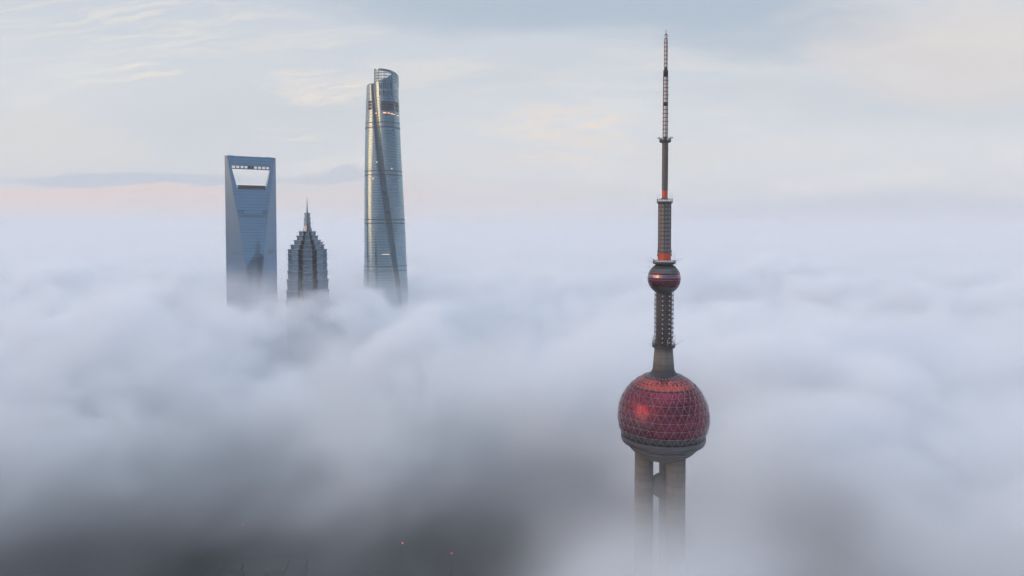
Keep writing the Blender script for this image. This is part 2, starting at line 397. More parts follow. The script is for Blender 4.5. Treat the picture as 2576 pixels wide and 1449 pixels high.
# caged shaft
zs0, zs1 = tz(872), tz(736)
sh = MB(); sh.lathe([(3.75, zs0), (3.75, zs1)], 36)
shaft = tp('shaft', sh, M_condark)
cg = MB()
z = zs0 + 0.4; k = 0
while z < zs1 - 0.3:
    cg.torus(3.85, 0.09, z, 36)
    if k % 2 == 0: cg.torus(4.75, 0.13, z, 36)
    z += 1.15; k += 1
for i in range(18):
    a = 2 * math.pi * i / 18 + 0.04; q = (4.75 * math.cos(a), 4.75 * math.sin(a)); q2 = (3.8 * math.cos(a), 3.8 * math.sin(a))
    if i % 3 != 2: cg.tube((*q, zs0), (*q, zs1), 0.10, 4)
    zz_ = zs0 + 0.4
    while zz_ < zs1:
        cg.tube((*q2, zz_), (*q, zz_), 0.07, 4); zz_ += 2.3
tp('cage', cg, M_steel, shaft)
fl = []
for k in range(11):
    for a in (-110, -68, 10, 130, 190):  # pale stubs added to stand in for bright glints on the shaft
        w = MB(); r_ = 4.35; zq = zs0 + 2.6 + k * 2.3
        if zq > zs1 - 1: continue
        w.tube((r_ * math.cos(rad(a)), r_ * math.sin(rad(a)), zq), (r_ * math.cos(rad(a)) * 1.12, r_ * math.sin(rad(a)) * 1.12, zq), 0.30, 8)
        tp('glint_stub', w, M_white, shaft)
# small sphere
ZC, RC = tz(700.5), 41 * S
caps = MB(); NS2 = 30
lats = [-70, -55, -40, -29, -20.5, -15.5, -10.5, -3, 5, 15, 22, 30, 38, 50, 62]
mi_of = lambda q: 1 if q < -29 else 0 if q < -20.6 else 2 if q < -10.6 else 0 if q < 5 else 3 if q < 15 else 0 if q < 22 else 1 if q < 38 else 4
def sq_pt(la, lo, r): return (r * math.cos(la) * math.cos(lo), r * math.cos(la) * math.sin(lo), ZC + r * math.sin(la))
for k in range(len(lats) - 1):
    for i in range(NS2):
        g = 0.7 if mi_of(lats[k]) in (0, 3) else 0.25
        l0, l1 = 2 * math.pi * i / NS2 + rad(g) * .6, 2 * math.pi * (i + 1) / NS2 - rad(g) * .6
        q0, q1 = rad(lats[k] + 0.35), rad(lats[k + 1] - 0.35)
        caps.add([sq_pt(q0, l0, RC), sq_pt(q0, l1, RC), sq_pt(q1, l1, RC), sq_pt(q1, l0, RC)], [(0, 1, 2, 3)], mi_of(lats[k]))
caps.lathe([((RC - 0.1) * math.cos(rad(q)), ZC + (RC - 0.1) * math.sin(rad(q))) for q in range(-75, 76, 5)], NS2, 4, False)
cap_o = tp('small_sphere', caps, [M_redglass, M_grey, M_char, M_win, M_dark])
st = MB()
for q in (5, 15, -3, 22):
    st.torus(RC * math.cos(rad(q)) + 0.02, 0.06, ZC + RC * math.sin(rad(q)), 60)
tp('trim', st, M_lat, cap_o)
w = MB(); w.lathe([(3.4, tz(668)), (4.4, tz(664)), (4.4, tz(662))], 36); tp('collar', w, M_dark)
p3 = platform(tz(659), 56 * S / 2, 1.9, 6)
for a, hh in ((-178, 2), (-2, 5.0), (60, 2), (120, 2)):
    w = MB(); q = (5.2 * math.cos(rad(a)), 5.2 * math.sin(rad(a))); w.tube((*q, tz(659)), (*q, tz(659) + hh), 0.07, 5); tp('post', w, M_dark, p3)
# lower square mast
def mast(z0, z1, w0, zo, step, name='mast'):
    b = MB(); b.prism(sq(w0), zo, z1)
    d = pn = b; h = w0 / 2 + 0.02
    z = zo + 0.6
    while z < z1 - step * .6:
        for s in range(4):
            ca, sa = math.cos(s * math.pi / 2), math.sin(s * math.pi / 2)
            R = lambda x, y: (x * ca - y * sa, x * sa + y * ca)
            x, y = R(0, -h); d.box((x, y, z), (w0 * 0.92, 0.14, step * 0.10), s * math.pi / 2, 1)
            x, y = R(0, -h); pn.box((x, y, z + step * .5), (w0 * 0.70, 0.10, step * 0.50), s * math.pi / 2, 2)
            x, y = R(0, -h - .08); d.box((x, y, z + step * .5), (w0 * 0.18, 0.16, step * 0.22), s * math.pi / 2, 1)
            for e in (-1, 1):
                x, y = R(e * w0 / 2, -h); d.box((x, y, z + step * .5), (0.14, 0.2, step), s * math.pi / 2, 3)
        z += step
    m_ = tp(name, b, [M_mastwall, M_dark, M_mast, M_steel], rz=RZ)
    b = MB(); b.prism(sq(w0 * 1.04), z0, zo - 0.002)
    tp('painted_base', b, M_orange, m_)
    return m_
m2 = mast(tz(655), tz(509), 4.35, tz(637), 2.02)
for e in (-1, 1):
    w = MB(); w.tube((e * 3.2, 0, tz(634)), (e * 3.2, 0, tz(515)), 0.06, 4)
    z = tz(634)
    while z < tz(515):
        w.tube((e * 2.2, 0, z), (e * 3.2, 0, z), 0.05, 4); z += 1.0
    tp('ladder', w, M_lat, m2, -RZ)
    w = MB(); w.box((e * 3.35, -0.4, tz(632)), (0.5, 0.5, 1.2)); w.box((e * 3.35, -0.4, tz(641)), (0.5, 0.5, 1.3)); tp('antenna', w, M_dark, m2, -RZ)
p2 = platform(tz(506), 39 * S / 2, 2.1, 0, 6)
for a in (-178, -2, 62, 118, -60):
    w = MB(); q = (3.75 * math.cos(rad(a)), 3.75 * math.sin(rad(a))); w.tube((*q, tz(504)), (*q, tz(504) + 3.2), 0.05, 5); w.box((*q, tz(502)), (0.22, 0.22, 0.8)); tp('post', w, M_steel, p2)
w = MB(); w.lathe([(2.2, tz(502)), (1.4, tz(497))], 12, smooth=False); tp('plinth', w, M_steel)
m1 = mast(tz(501), tz(354), 1.92, tz(480), 1.23)
p1 = platform(tz(353), 30 * S / 2 * 0.95, 1.9, 0)
for i in range(11):
    a = 2 * math.pi * i / 11 + 0.2; r = 2.9
    w = MB(); q = Vector((r * math.cos(a), r * math.sin(a), tz(349)))
    w.tube(q, q + Vector((math.cos(a) * .7, math.sin(a) * .7, 0.7)), 0.10, 4); w.tube(q + Vector((math.cos(a) * .5, math.sin(a) * .5, 0.5)), q + Vector((math.cos(a) * .9, math.sin(a) * .9, 0.4)), 0.22, 6)
    tp('antenna', w, M_dark, p1)
# antenna mast sections
def lattice(y0, y1, w, rung, name='antenna_section', out=0.45):
    z0, z1 = tz(y0), tz(y1)
    b = MB(); b.prism(sq(w * 0.86), z0, z1); o = tp(name, b, M_white, rz=RZ + rad(16))
    d = MB(); h = w / 2
    for sx in (-1, 1):
        for sy in (-1, 1): d.box((sx * h * .97, sy * h * .97, (z0 + z1) / 2), (w * .15, w * .15, z1 - z0))
    n = max(2, round((z1 - z0) / rung))
    for k in range(n + 1):
        z = z0 + (z1 - z0) * k / n
        d.box((0, 0, z), (w * 1.06, w * 1.06, 0.30))
        if k % 2 == 0:
            e = h + out
            d.tube((-e, -e, z), (e, e, z), 0.05, 4); d.tube((-e, e, z), (e, -e, z), 0.05, 4)
    tp('rung', d, M_dark, o)
lattice(345, 266, 1.62, 1.85)
lattice(258, 193, 1.6, 1.85)
lattice(170, 98, 1.15, 1.9, out=0.12)
w = MB(); w.lathe([(1.0, tz(266)), (1.25, tz(264)), (1.25, tz(260)), (0.9, tz(257))], 16); tp('collar', w, M_dark)
w = MB(); w.lathe([(1.2, tz(193)), (1.2, tz(178)), (0.85, tz(175)), (0.85, tz(170))], 16); tp('collar', w, M_dark)
w = MB(); w.lathe([(1.0, tz(354)), (0.95, tz(344))], 12); tp('stub', w, M_steel)
w = MB(); w.lathe([(0.65, tz(99)), (0.6, tz(92)), (0.75, tz(91))], 12); tp('stub', w, M_white)
w = MB()
for sx in (-1, 1):
    for sy in (-1, 1): w.tube((sx * .5, sy * .5, tz(91)), (sx * .5, sy * .5, tz(87)), 0.07, 4)
w.box((0, 0, tz(87)), (1.2, 1.2, 0.2)); w.tube((0.6, 0, tz(91)), (1.3, 0, tz(89.5)), 0.12, 5)
tp('cage', w, M_dark)
w = MB(); w.tube((0, 0, tz(88)), (0, 0, tz(73)), 0.16, 6, r2=0.09); tp('lightning_rod', w, M_steel)

# ================================================================== tower with the trapezoid opening
def build_opener():
    h, H = 40.4, 486.0
    O = (-438.6, 1150.0); ang = rad(29)
    t_ = thing('skyscraper', 'blue glass skyscraper with a trapezoid opening below its flat top', 'skyscraper', (O[0], O[1], 0), ang)
    # local x runs along the ridge, local -y is the near corner
    def t(z): return float(np.interp(z, [0, 120, 255, 369, 474, H], [40.4, 40.2, 32.0, 19.2, 4.6, 3.4]))
    zs = [0, 60, 120] + list(np.linspace(150, H, 40))
    def ringat(z):
        q = t(z); e = h - q
        return [(-h, 0, z), (-e, -q, z), (e, -q, z), (h, 0, z), (e, q, z), (-e, q, z)]
    zo0, zo1 = P(632, 478, 1150).z, P(632, 418, 1150).z    # opening bottom, top
    wb, wt = 22.3, 31.5
    def wo(z): return wb + (wt - wb) * (z - zo0) / (zo1 - zo0)
    lo = MB()
    zl = [z for z in zs if z < zo0 - 2] + [zo0]
    up = [zo1] + [z for z in zs if z > zo1 + 2]
    def skins(levels, mb, top=True):
        for z0, z1 in zip(levels[:-1], levels[1:]):
            a, b = ringat(z0), ringat(z1)
            for i in range(6):
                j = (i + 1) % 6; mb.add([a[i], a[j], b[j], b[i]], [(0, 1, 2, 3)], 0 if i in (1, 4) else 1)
        if top: mb.add(ringat(levels[-1]), [(0, 1, 2, 3, 4, 5)], 2)
        mb.add(list(reversed(ringat(levels[0]))), [(0, 1, 2, 3, 4, 5)], 2)
    skins(zl, lo)
    skins(up, lo)
    mids = [zo0] + [z for z in zs if zo0 + 2 < z < zo1 - 2] + [zo1]
    for s in (-1, 1):
        for z0, z1 in zip(mids[:-1], mids[1:]):
            rs = []
            for z in (z0, z1):
                q, e, w_ = t(z), h - t(z), wo(z)
                rs.append([(s * h, 0, z), (s * e, -q, z), (s * w_, -q, z), (s * w_, q, z), (s * e, q, z)])
            for i in range(5):
                j = (i + 1) % 5; f = [rs[0][i], rs[0][j], rs[1][j], rs[1][i]]
                if s > 0: f.reverse()
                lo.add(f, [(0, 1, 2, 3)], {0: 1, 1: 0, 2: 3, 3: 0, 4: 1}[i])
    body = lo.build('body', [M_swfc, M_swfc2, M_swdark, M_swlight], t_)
    # observation deck below the lintel: a thin glazed storey with gaps
    dk = MB(); zt = zo1
    q = t(zo1)
    for x0, x1 in ((-wt + 0.3, wt - 0.3),):
        dk.box((0, 0, zt - 4.9), (2 * wo(zt - 4.9) - .6, 2 * q - 1.0, 1.1))
    for xx in (-wt + 1.0, -wt + 8, -wt + 14.5, -wt + 21, -2.6, 2.6, 10.5, 17.5, 24, wt - 1.4):
        dk.box((xx, 0, zt - 2.25), (1.0 if abs(xx) > 3 else 4.4, 2 * q - 2.0, 4.4))
    for k in range(44): dk.box((-wt + 1.5 + k * (2 * wt - 3) / 43, -q + 1.2, zt - 2.25), (0.16, 0.2, 4.4))
    tp_ = dk.build('observation_deck', M_swdark, t_)
    bk = MB(); qb = t(zo0)
    bk.box((0, 0, zo0 + 6.6), (2 * wb - 2, 2 * qb - 2.0, 1.2)); bk.box((0, 0, zo0 + 1.6), (2 * wb - 1.5, 2 * qb - 2.0, 2.2))
    for k in range(26): bk.box((-wb + 2.4 + k * (2 * wb - 5) / 25, 0, zo0 + 4.4), (0.7, 2 * qb - 3.4, 3.3))
    bk.box((wb - 2.6, 0, zo0 + 3.6), (4.4, 2 * qb - 1.8, 7.0))
    bk.build('skywalk', M_swdark, t_)
    # louvre lines on the faces
    def slit(x0, x1, z, th=1.1, face=0):
        lv = MB()
        if face == 0:
            q0, q1 = t(z), t(z + th)
            lv.loft([[(x0, -q0 - 0.25, z), (x1, -q0 - 0.25, z), (x1, -q0 + .3, z), (x0, -q0 + .3, z)], [(x0, -q1 - 0.25, z + th), (x1, -q1 - 0.25, z + th), (x1, -q1 + .3, z + th), (x0, -q1 + .3, z + th)]])
        else:
            A = Vector((face * h, 0, z)); B = Vector((face * (h - t(z)), -t(z), z)); n = Vector((face * .707, -.707, 0)) * 0.25
            p0, p1 = A.lerp(B, x0), A.lerp(B, x1); u = Vector((0, 0, th))
            lv.loft([[p0 + n, p1 + n, p1 - n, p0 - n], [p0 + n + u, p1 + n + u, p1 - n + u, p0 - n + u]])
        lv.build('louvre', M_stdark, t_)
    zq = P(632, 543, 1140).z
    for k, (a, b) in enumerate([(-1, 1), (-1, 1), (-1, -.6), (.62, 1), (-1, -.55), (.62, 1)]):
        z = zq + [-2.6, 0.4, 3.4, 3.4, 7.0, 7.0][k]; e = h - t(z) - 1.0
        slit(a * e, b * e, z)
    zq = P(632, 638, 1140).z
    for dz in (0, 3.6):
        slit(0.36, 0.80, zq + dz, 1.0, -1); slit(0.3, 0.75, zq + dz, 1.0, 1)
    zq = P(632, 498, 1150).z; q = t(zq)
    for x0, x1 in ((-29, -17), (12, 21)):
        pt = MB()
        for k in range(7):
            xa = x0 + (x1 - x0) * k / 7; pt.add([(xa, -q - .2, zq - 2.5), (xa + (x1 - x0) / 8, -q - .2, zq - 2.5), (xa + (x1 - x0) / 8, -q + .25, zq + 1.8), (xa, -q + .25, zq + 1.8)], [(0, 1, 2, 3)])
        pt.build('vent_panel', M_swdark, t_)
    for x in (-30, 29):
        r = MB(); r.box((x, 0, H + 0.6), (9.5, 1.4, 0.5)); r.box((x - 3.5, 0, H + 0.2), (0.8, 1.0, 1.0)); r.box((x + 3.5, 0, H + 0.2), (0.8, 1.0, 1.0))
        r.build('roof_crane', M_swlight, t_)
    return t_
build_opener()

# ================================================================== twisting tower
def build_twist():
    D = 1150.0; X = P(966, 500, D).x
    t_ = thing('skyscraper', 'tallest skyscraper, twisting blue glass with a notched spiral crown', 'skyscraper', (X, D, 0))
    def zz(y): return P(966, y, D).z
    ys = [170, 215, 287, 351, 433, 553, 668, 745, 1000]; wd = [74, 76, 80, 84, 88.5, 96, 103, 110, 124]
    zc = [zz(y) for y in ys][::-1]; wc = [w * D / FPX / 2 for w in wd][::-1]
    va = math.atan2(-D, -X)                            # towards the camera
    def R0(z): return float(np.interp(z, zc, wc)) * 1.03
    def phi0(z): return va + rad(-37 + 74 * (zz(260) - z) / (zz(260) - zz(700)))
    def r(ph, z):
        u = (ph - phi0(z) + math.pi) % (2 * math.pi) - math.pi
        q = 1 + 0.050 * math.cos(3 * (u - math.pi))
        notch = 0.10 * math.exp(-(u / (0.13 if u < 0 else 0.34)) ** 2)
        return R0(z) * (q - notch)
    def pt(ph, z, off=0.0):
        k = r(ph, z) + off; return (k * math.cos(ph), k * math.sin(ph), z)
    def phi_at(x, y):                                   # visible angle on the wall at photo pixel x, y
        z = zz(y); best = None
        for i in range(-90, 91):
            ph = va + rad(i); q = pt(ph, z)
            gx = (q[0] + X) / (q[1] + D) * FPX * 1.0 + 1288
            if best is None or abs(gx - x) < best[0]: best = (abs(gx - x), ph)
        return best[1]
    N = 120
    zlow, zcut = 0.0, zz(217)
    zsv = [0, 80, 160] + list(np.linspace(200, zcut, 90))
    def us(z): return [phi0(z) + 2 * math.pi * (i / N) for i in range(N)]
    b = MB()
    for z0, z1 in zip(zsv[:-1], zsv[1:]):
        p0, p1 = us(z0), us(z1)
        for i in range(N):
            j = (i + 1) % N
            u = (i / N * 2 * math.pi + math.pi) % (2 * math.pi) - math.pi
            b.add([pt(p0[i], z0), pt(p0[j], z0), pt(p1[j], z1), pt(p1[i], z1)], [(0, 1, 2, 3)], 1 if -0.20 < u < 0.17 else 0, True)
    b.add([pt(q, zcut - 0.5, -0.1) for q in us(zcut - 0.5)], [tuple(range(N))], 2)
    body = b.build('facade', [M_st, M_stgroove, M_stdark], t_)
    # floor ledges
    lg = MB(); z = 206.0
    lines = [P(966, y, D).z for y in (313, 325, 433, 443, 553, 562, 668, 679)]
    while z < zcut - 22:
        u = us(z)
        for i in range(N):
            a = (i / N * 2 * math.pi + math.pi) % (2 * math.pi) - math.pi
            if -0.2 < a < 0.16: continue
            j = (i + 1) % N
            lg.add([pt(u[i], z, 0.05), pt(u[j], z, 0.05), pt(u[j], z, 0.5), pt(u[i], z, 0.5), pt(u[i], z + 0.45, 0.5), pt(u[j], z + 0.45, 0.5), pt(u[j], z + 0.45, 0.05), pt(u[i], z + 0.45, 0.05)],
                   [(0, 1, 2, 3), (3, 2, 5, 4), (4, 5, 6, 7)])
        z += 4.5
    lg.build('floor_ledge', M_stledge, body)
    for z in lines:
        bn = MB(); u = us(z)
        bn.loft([[pt(q, z - 0.55, 0.05) for q in u], [pt(q, z - 0.55, 0.55) for q in u], [pt(q, z + 0.55, 0.55) for q in u], [pt(q, z + 0.55, 0.05) for q in u]], 0, False, (False, False))
        bn.build('mechanical_band', M_stdark, t_)
    # openwork crown over the part of the plan right of the notch
    za, zb_ = zz(180), zz(193)
    cr = MB(); span0, span1 = 0.02, 2.9
    nb = 30
    def top(f): return za + (zb_ + 1.0 - za) * min(1, f / 0.72) ** 1.5 if f < 0.72 else zb_ + 1.0 - (f - 0.72) * 70
    def ph_(f): return phi0(zcut) + 0.10 + f * 2.9
    fr = MB()
    for k in range(nb + 1):
        f = k / nb; zt = max(top(f), zcut + 0.5)
        w2 = 0.8 if k % 4 else 1.5
        q0, q1 = Vector(pt(ph_(f), zcut - 1, -0.2)), Vector(pt(ph_(f), zcut, -0.2)); q1 = Vector((q0.x, q0.y, zt))
        fr.tube(q0, q1, w2 * 0.5, 4)
    lv = 0.0
    z = zcut + 3
    while z < za:
        for k in range(nb):
            f, g = k / nb, (k + 1) / nb
            if z < top(f) - 0.5 and z < top(g) - 0.5:
                q0, q1 = pt(ph_(f), zcut - 1, -0.1), pt(ph_(g), zcut - 1, -0.1)
                fr.tube((q0[0], q0[1], z), (q1[0], q1[1], z), 0.6, 4)
        z += 4.6
    crown = fr.build('crown_frame', M_stframe, t_)
    # solid lower and right-hand panels of the crown, and its rim
    sp_ = MB()
    for k in range(nb):
        f, g = k / nb, (k + 1) / nb
        q0, q1 = pt(ph_(f), zcut - 1, 0.25), pt(ph_(g), zcut - 1, 0.25)
        lim = lambda e: zcut + (0.5 + min(1, e * 3.2) * 8.0 if e < 0.30 else 8.5 + (e - .3) * 60)
        h0, h1 = min(lim(f), top(f) - 1), min(lim(g), top(g) - 1)
        if h0 > zcut and h1 > zcut:
            sp_.add([(q0[0], q0[1], zcut - 1), (q1[0], q1[1], zcut - 1), (q1[0], q1[1], h1), (q0[0], q0[1], h0)], [(0, 1, 2, 3)])
        t0, t1 = top(f), top(g)
        if min(t0, t1) > zcut + 3:
            i0, i1 = pt(ph_(f), zcut - 1, -0.9), pt(ph_(g), zcut - 1, -0.9)
            sp_.add([(q0[0], q0[1], t0 - 3.6), (q1[0], q1[1], t1 - 3.6), (q1[0], q1[1], t1), (q0[0], q0[1], t0), (i0[0], i0[1], t0), (i1[0], i1[1], t1), (i1[0], i1[1], t1 - 3.6), (i0[0], i0[1], t0 - 3.6)],
                    [(0, 1, 2, 3), (3, 2, 5, 4), (7, 6, 5, 4)])
    sp_.build('crown_wall', M_st, t_)
    ic = MB(); ic.loft([[(0.72 * r(q, zcut - 1) * math.cos(q), 0.72 * r(q, zcut - 1) * math.sin(q), zcut - 1) for q in us(zcut - 1)[::4]],
                        [(0.66 * r(q, zcut - 1) * math.cos(q), 0.66 * r(q, zcut - 1) * math.sin(q), zcut + 2.5 + 6.0 * (1 + math.sin(q - va + 0.2)) / 2) for q in us(zcut - 1)[::4]]])
    ic.build('inner_crown', M_stdark, t_)
    # openings and slits near the top
    def patch(mb, x0, x1, y0, y1, off=0.35, n=8):
        y = (y0 + y1) / 2; a, c = phi_at(x0, y), phi_at(x1, y); z0, z1 = zz(y1), zz(y0)
        for k in range(n):
            p, q = a + (c - a) * k / n, a + (c - a) * (k + 1) / n
            mb.add([pt(p, z0, off), pt(q, z0, off), pt(q, z1, off), pt(p, z1, off)], [(0, 1, 2, 3)])
    op = MB(); patch(op, 961, 1004, 262, 284, 0.5, 14); op.build('plant_opening', M_stdark, t_)
    for y0, y1 in ((258, 264), (266, 272), (274, 280)):
        op = MB(); patch(op, 929.5, 937, y0 + 1, y1 + 1, 0.6, 4); op.build('turbine_opening', M_stdark, t_)
    for y0, y1 in ((218, 231), (236, 248)):
        for k in range(7):
            op = MB(); x = 957 + k * 5.0; patch(op, x, x + 1.6, y0, y1, 0.5, 1); op.build('slit', M_stdark, t_)
    # see-through looking pale glazing at the right-hand edge
    for k, y in enumerate((218, 230, 236, 246, 252, 258, 266, 274, 280)):
        op = MB(); patch(op, 992, 995 + (k % 3), y, y + 4.0, 0.6, 1); op.build('window', M_win, t_)
        if k % 2: op = MB(); patch(op, 998, 1002, y, y + 3.5, 0.6, 1); op.build('window', M_win, t_)
    # lit rooms
    for x0, x1, y0, y1, m in [(947, 951, 290, 291.6, M_warm), (966, 974, 289.2, 292, M_warm), (976.5, 982, 290, 292.4, M_warm), (984.5, 990, 291, 293.4, M_warm), (991, 995, 292.2, 294, M_warm), (1000, 1003, 293, 295, M_warm2),
                              (948, 952, 411, 413, M_warm2), (984, 988, 426.5, 429, M_warm), (938, 941, 451, 454, M_warm), (951, 955, 545, 549, M_win), (961, 979, 637.4, 638.8, M_warm2)]:
        op = MB(); patch(op, x0, x1, y0, y1, 0.8, 2); op.build('lit_window', m, t_)
    w = MB()
    w.tube(pt(va + 0.9, zcut - 3, -3), (pt(va + 0.9, zcut - 3, -3)[0], pt(va + 0.9, zcut - 3, -3)[1], zcut + 3), 0.6, 5)
    for k in range(6):
        q = pt(va - 1.2 + .12 * k, zcut, -1.2); w.box((q[0], q[1], zcut + 0.6), (1.2, 1.2, 1.6))
    w.build('roof_plant', M_stdark, t_)
    return t_
build_twist()

# ================================================================== tiered pagoda tower
def build_tiered():
    D = 960.0; c = P(773, 560, D); X = c.x; m = D / FPX / 1.59 * 0.1656      # metres per zoom pixel
    t_ = thing('skyscraper', 'stepped steel skyscraper with flared tiers and a needle spire', 'skyscraper', (X, D, 0), math.atan2(-D, -X))
    def zq(v): return P(773, (760 + v * 0.1656) / 1.59, D).z
    unit = [(1, -.235), (1, .235), (.82, .235), (.64, .33), (.70, .44), (.80, .47), (.47, .80), (.44, .70), (.33, .64), (.235, .82)]
    seg = [0, 0, 1, 1, 0, 0, 0, 1, 1, 0]
    def plan(k, q=1.0):
        out = []
        for s in range(4):
            ca, sa = math.cos(s * math.pi / 2), math.sin(s * math.pi / 2)
            for x, y in unit: out.append(((x * ca - y * sa) * k * q, (x * sa + y * ca) * k * q))
        return out
    tiers = [(995, 202, 1100, 188), (1100, 254, 1205, 238), (1205, 316, 1312, 302), (1315, 398, 1425, 383), (1425, 460, 1535, 444), (1538, 462, 1646, 446), (1646, 462, 1780, 444),
             (1783, 463, 1938, 446), (1938, 472, 2148, 452), (2148, 486, 2408, 470), (2408, 503, 2650, 486), (2650, 520, 2960, 500), (2960, 536, 3300, 515)]
    for i, (y0, w0, y1, w1) in enumerate(tiers):
        z1, z0 = zq(y0), zq(y1)
        nxt = 1.0
        b = MB()
        b.loft([[(x, y, z) for x, y in plan(w1 * m)] if k == 0 else [(x, y, z) for x, y in plan((w1 + (w0 - w1) * f) * m)] for k, (z, f) in
                enumerate([(z0 + .01, 0), (z0 + (z1 - z0) * .45, .12), (z0 + (z1 - z0) * .75, .45), (z1 - 0.5, 1)])])
        for k, f in enumerate(b.f):
            if len(f) == 4 and seg[(f[0] % 40) % 10]: b.m[k] = 1  # recess faces take a darker colour that stands for their shade
        b.build('tier', [M_jm, M_jmdark], t_)
        l = MB(); l.loft([[(x, y, z) for x, y in plan(w0 * m * q)] for z, q in ((z1 - 0.55, 1.0), (z1 - 0.5, 1.018), (z1 - 0.02, 1.022))])
        l.build('parapet', M_jmlip, t_)
    b = MB(); b.prism(plan(500 * m), 0, zq(3300)); b.build('lower_body', M_jm, t_)
    co = MB(); co.prism([(x * .80, y * .80) for x, y in [(math.cos(rad(q)) * 440 * m, math.sin(rad(q)) * 440 * m) for q in range(0, 360, 30)]], zq(1560), zq(1470)); 
    # crown of leaning petals
    def petals(yt, wt, yb, wb, mid=None):
        for s in range(4):
            a = rad(45 + 90 * s)
            p = MB(); zt, zb_ = zq(yt), zq(yb)
            rows_ = [(zb_, wb), ] + ([(zq(mid[0]), mid[1])] if mid else []) + [(zt, wt)]
            rings = []
            for z, w in rows_:
                R_, hw = w * m * 0.72, w * m * 0.60
                rings.append([(R_ * math.cos(a) - s1 * math.sin(a) + dd * math.cos(a), R_ * math.sin(a) + s1 * math.cos(a) + dd * math.sin(a), z) for s1, dd in ((-hw, 0), (-hw * .3, hw * .16), (hw * .3, hw * .16), (hw, 0), (hw * .5, -hw * .5), (-hw * .5, -hw * .5))])
            # the outer tips rise above the middle
            top_ = rings[-1]; rise = (zt - zb_) * 0.14
            rings[-1] = [(x, y, z + (rise if k in (0, 3) else -rise * .4)) for k, (x, y, z) in enumerate(top_)]
            p.loft(rings); p.build('petal', M_jmlip if s % 2 else M_jm, t_)
    petals(560, 80, 668, 60); petals(676, 88, 797, 66); petals(800, 92, 995, 124, (860, 80))
    k = MB(); k.lathe([(70 * m, zq(1000)), (46 * m, zq(800)), (40 * m, zq(560))], 8, smooth=False); k.build('crown_core', M_jmdark, t_)
    s = MB(); s.lathe([(27 * m, zq(600)), (17 * m, zq(540)), (11 * m, zq(400)), (3 * m, zq(178))], 8, smooth=False); s.build('spire', M_jmdark, t_)
    for a in (60, 150, 240, 330):
        r = MB(); r.tube((185 * m * math.cos(rad(a)), 185 * m * math.sin(rad(a)), zq(996)), (185 * m * math.cos(rad(a)), 185 * m * math.sin(rad(a)), zq(968)), 0.25, 4)
        r.build('roof_mast', M_jmlip, t_)
    cr = MB(); q = (-40 * m, 330 * m); cr.box((q[0], q[1], zq(1285)), (3.5, 2.0, 3.2)); cr.tube((q[0], q[1], zq(1275)), (q[0] - 1, q[1] + 3, zq(1250)), 0.5, 5); cr.build('roof_crane', M_jmdark, t_)
build_tiered()

# ================================================================== ground and the dark city under the fog
def build_ground():
    m = bpy.data.materials.new('city_ground'); m.use_nodes = True
    t = NT(m.node_tree); bs = t.n['Principled BSDF']; oc = t.add('ShaderNodeTexCoord').outputs['Object']
    n = t.noise(oc, 0.012, 6, 0.65)
    t.put(bs.inputs['Base Color'], t.ramp(n, [(0.3, (0.012, 0.014, 0.014)), (0.5, (0.022, 0.024, 0.026)), (0.7, (0.035, 0.035, 0.037))]))
    bs.inputs['Roughness'].default_value = 0.8
    g = MB(); g.add([(-26000, -6000, 0), (26000, -6000, 0), (26000, 46000, 0), (-26000, 46000, 0)], [(0, 1, 2, 3)])
    o = g.build('ground', m); o['kind'] = 'structure'; o['label'] = 'dark city ground lost below the fog'
build_ground()

M_wall = mat('dark_masonry', (0.012, 0.013, 0.015), 0.85, 0, 0.25, 0.15, streak=0.2)
M_roof = mat('dark_roof', (0.008, 0.009, 0.011), 0.9, 0, 0.3, 0.1)
M_pane = mat('dark_pane', (0.018, 0.022, 0.028), 0.15, 0, 0.2, 0.3)
def block(name, label, x, y, rz, w, d, h, nx, nz, lamp=None):
    t_ = thing(name, label, 'building', (x, y, 0), rz, 'dark buildings under the fog')
    b = MB(); b.box((0, 0, h / 2), (w, d, h)); b.build('wall', M_wall, t_)
    r = MB()
    r.box((0, 0, h + 0.3), (w + 1.6, d + 1.6, 0.6))
    r.box((w * .15, 0, h + 2.4), (w * .3, d * .4, 4.8)); r.box((-w * .3, d * .1, h + 1.5), (w * .12, d * .2, 3.0))
    r.build('roof', M_roof, t_)
    fh = 4.2; first = None
    for k in range(nz):
        for i in range(nx):
            p = (-w / 2 + w * (i + .5) / nx, -d / 2, h - 6 - k * fh)
            if first is None:
                wn = MB(); wn.box((0, 0, 0), (w / nx * .55, 0.5, 2.9)); first = wn.build('window', M_pane, t_); first.location = p
            else:
                c = first.copy(); COL.objects.link(c); c.parent = t_; c.location = p
    for i in range(nx + 1):
        pr = MB(); pr.box((-w / 2 + w * i / nx, -d / 2 - .4, h / 2), (w / nx * .22, 0.9, h - 1.4)); pr.build('pier', M_wall, t_)
    if lamp:
        hl = lamp[2]
        q = MB(); q.lathe([(0.1, hl - .6), (0.45, hl - .3), (0.45, hl + .2), (0.1, hl + .5)], 10, c=(lamp[0], lamp[1]))
        m_ = MB(); m_.tube((lamp[0], lamp[1], h + .6), (lamp[0], lamp[1], hl - .6), 0.16, 6, r2=0.07); p_ = m_.build('lamp_mast', M_roof, t_)
        q.build('warning_light', M_red, p_)
q = P(800, 1402, 500)
block('office_block', 'dark wide pier-fronted block in thin fog at the bottom edge, under one red lamp', q.x + 6, 500 + 32, rad(12), 118, 60, q.z - 52, 22, 4, (50, -24, q.z + 2))
q = P(598, 1322, 620)
block('office_block', 'dim block lost in fog under the red lamp furthest from the round columns', q.x + 10, 650, rad(9), 80, 60, q.z - 58, 12, 3, (-10, -28, q.z))
q = P(1147, 1409, 540)
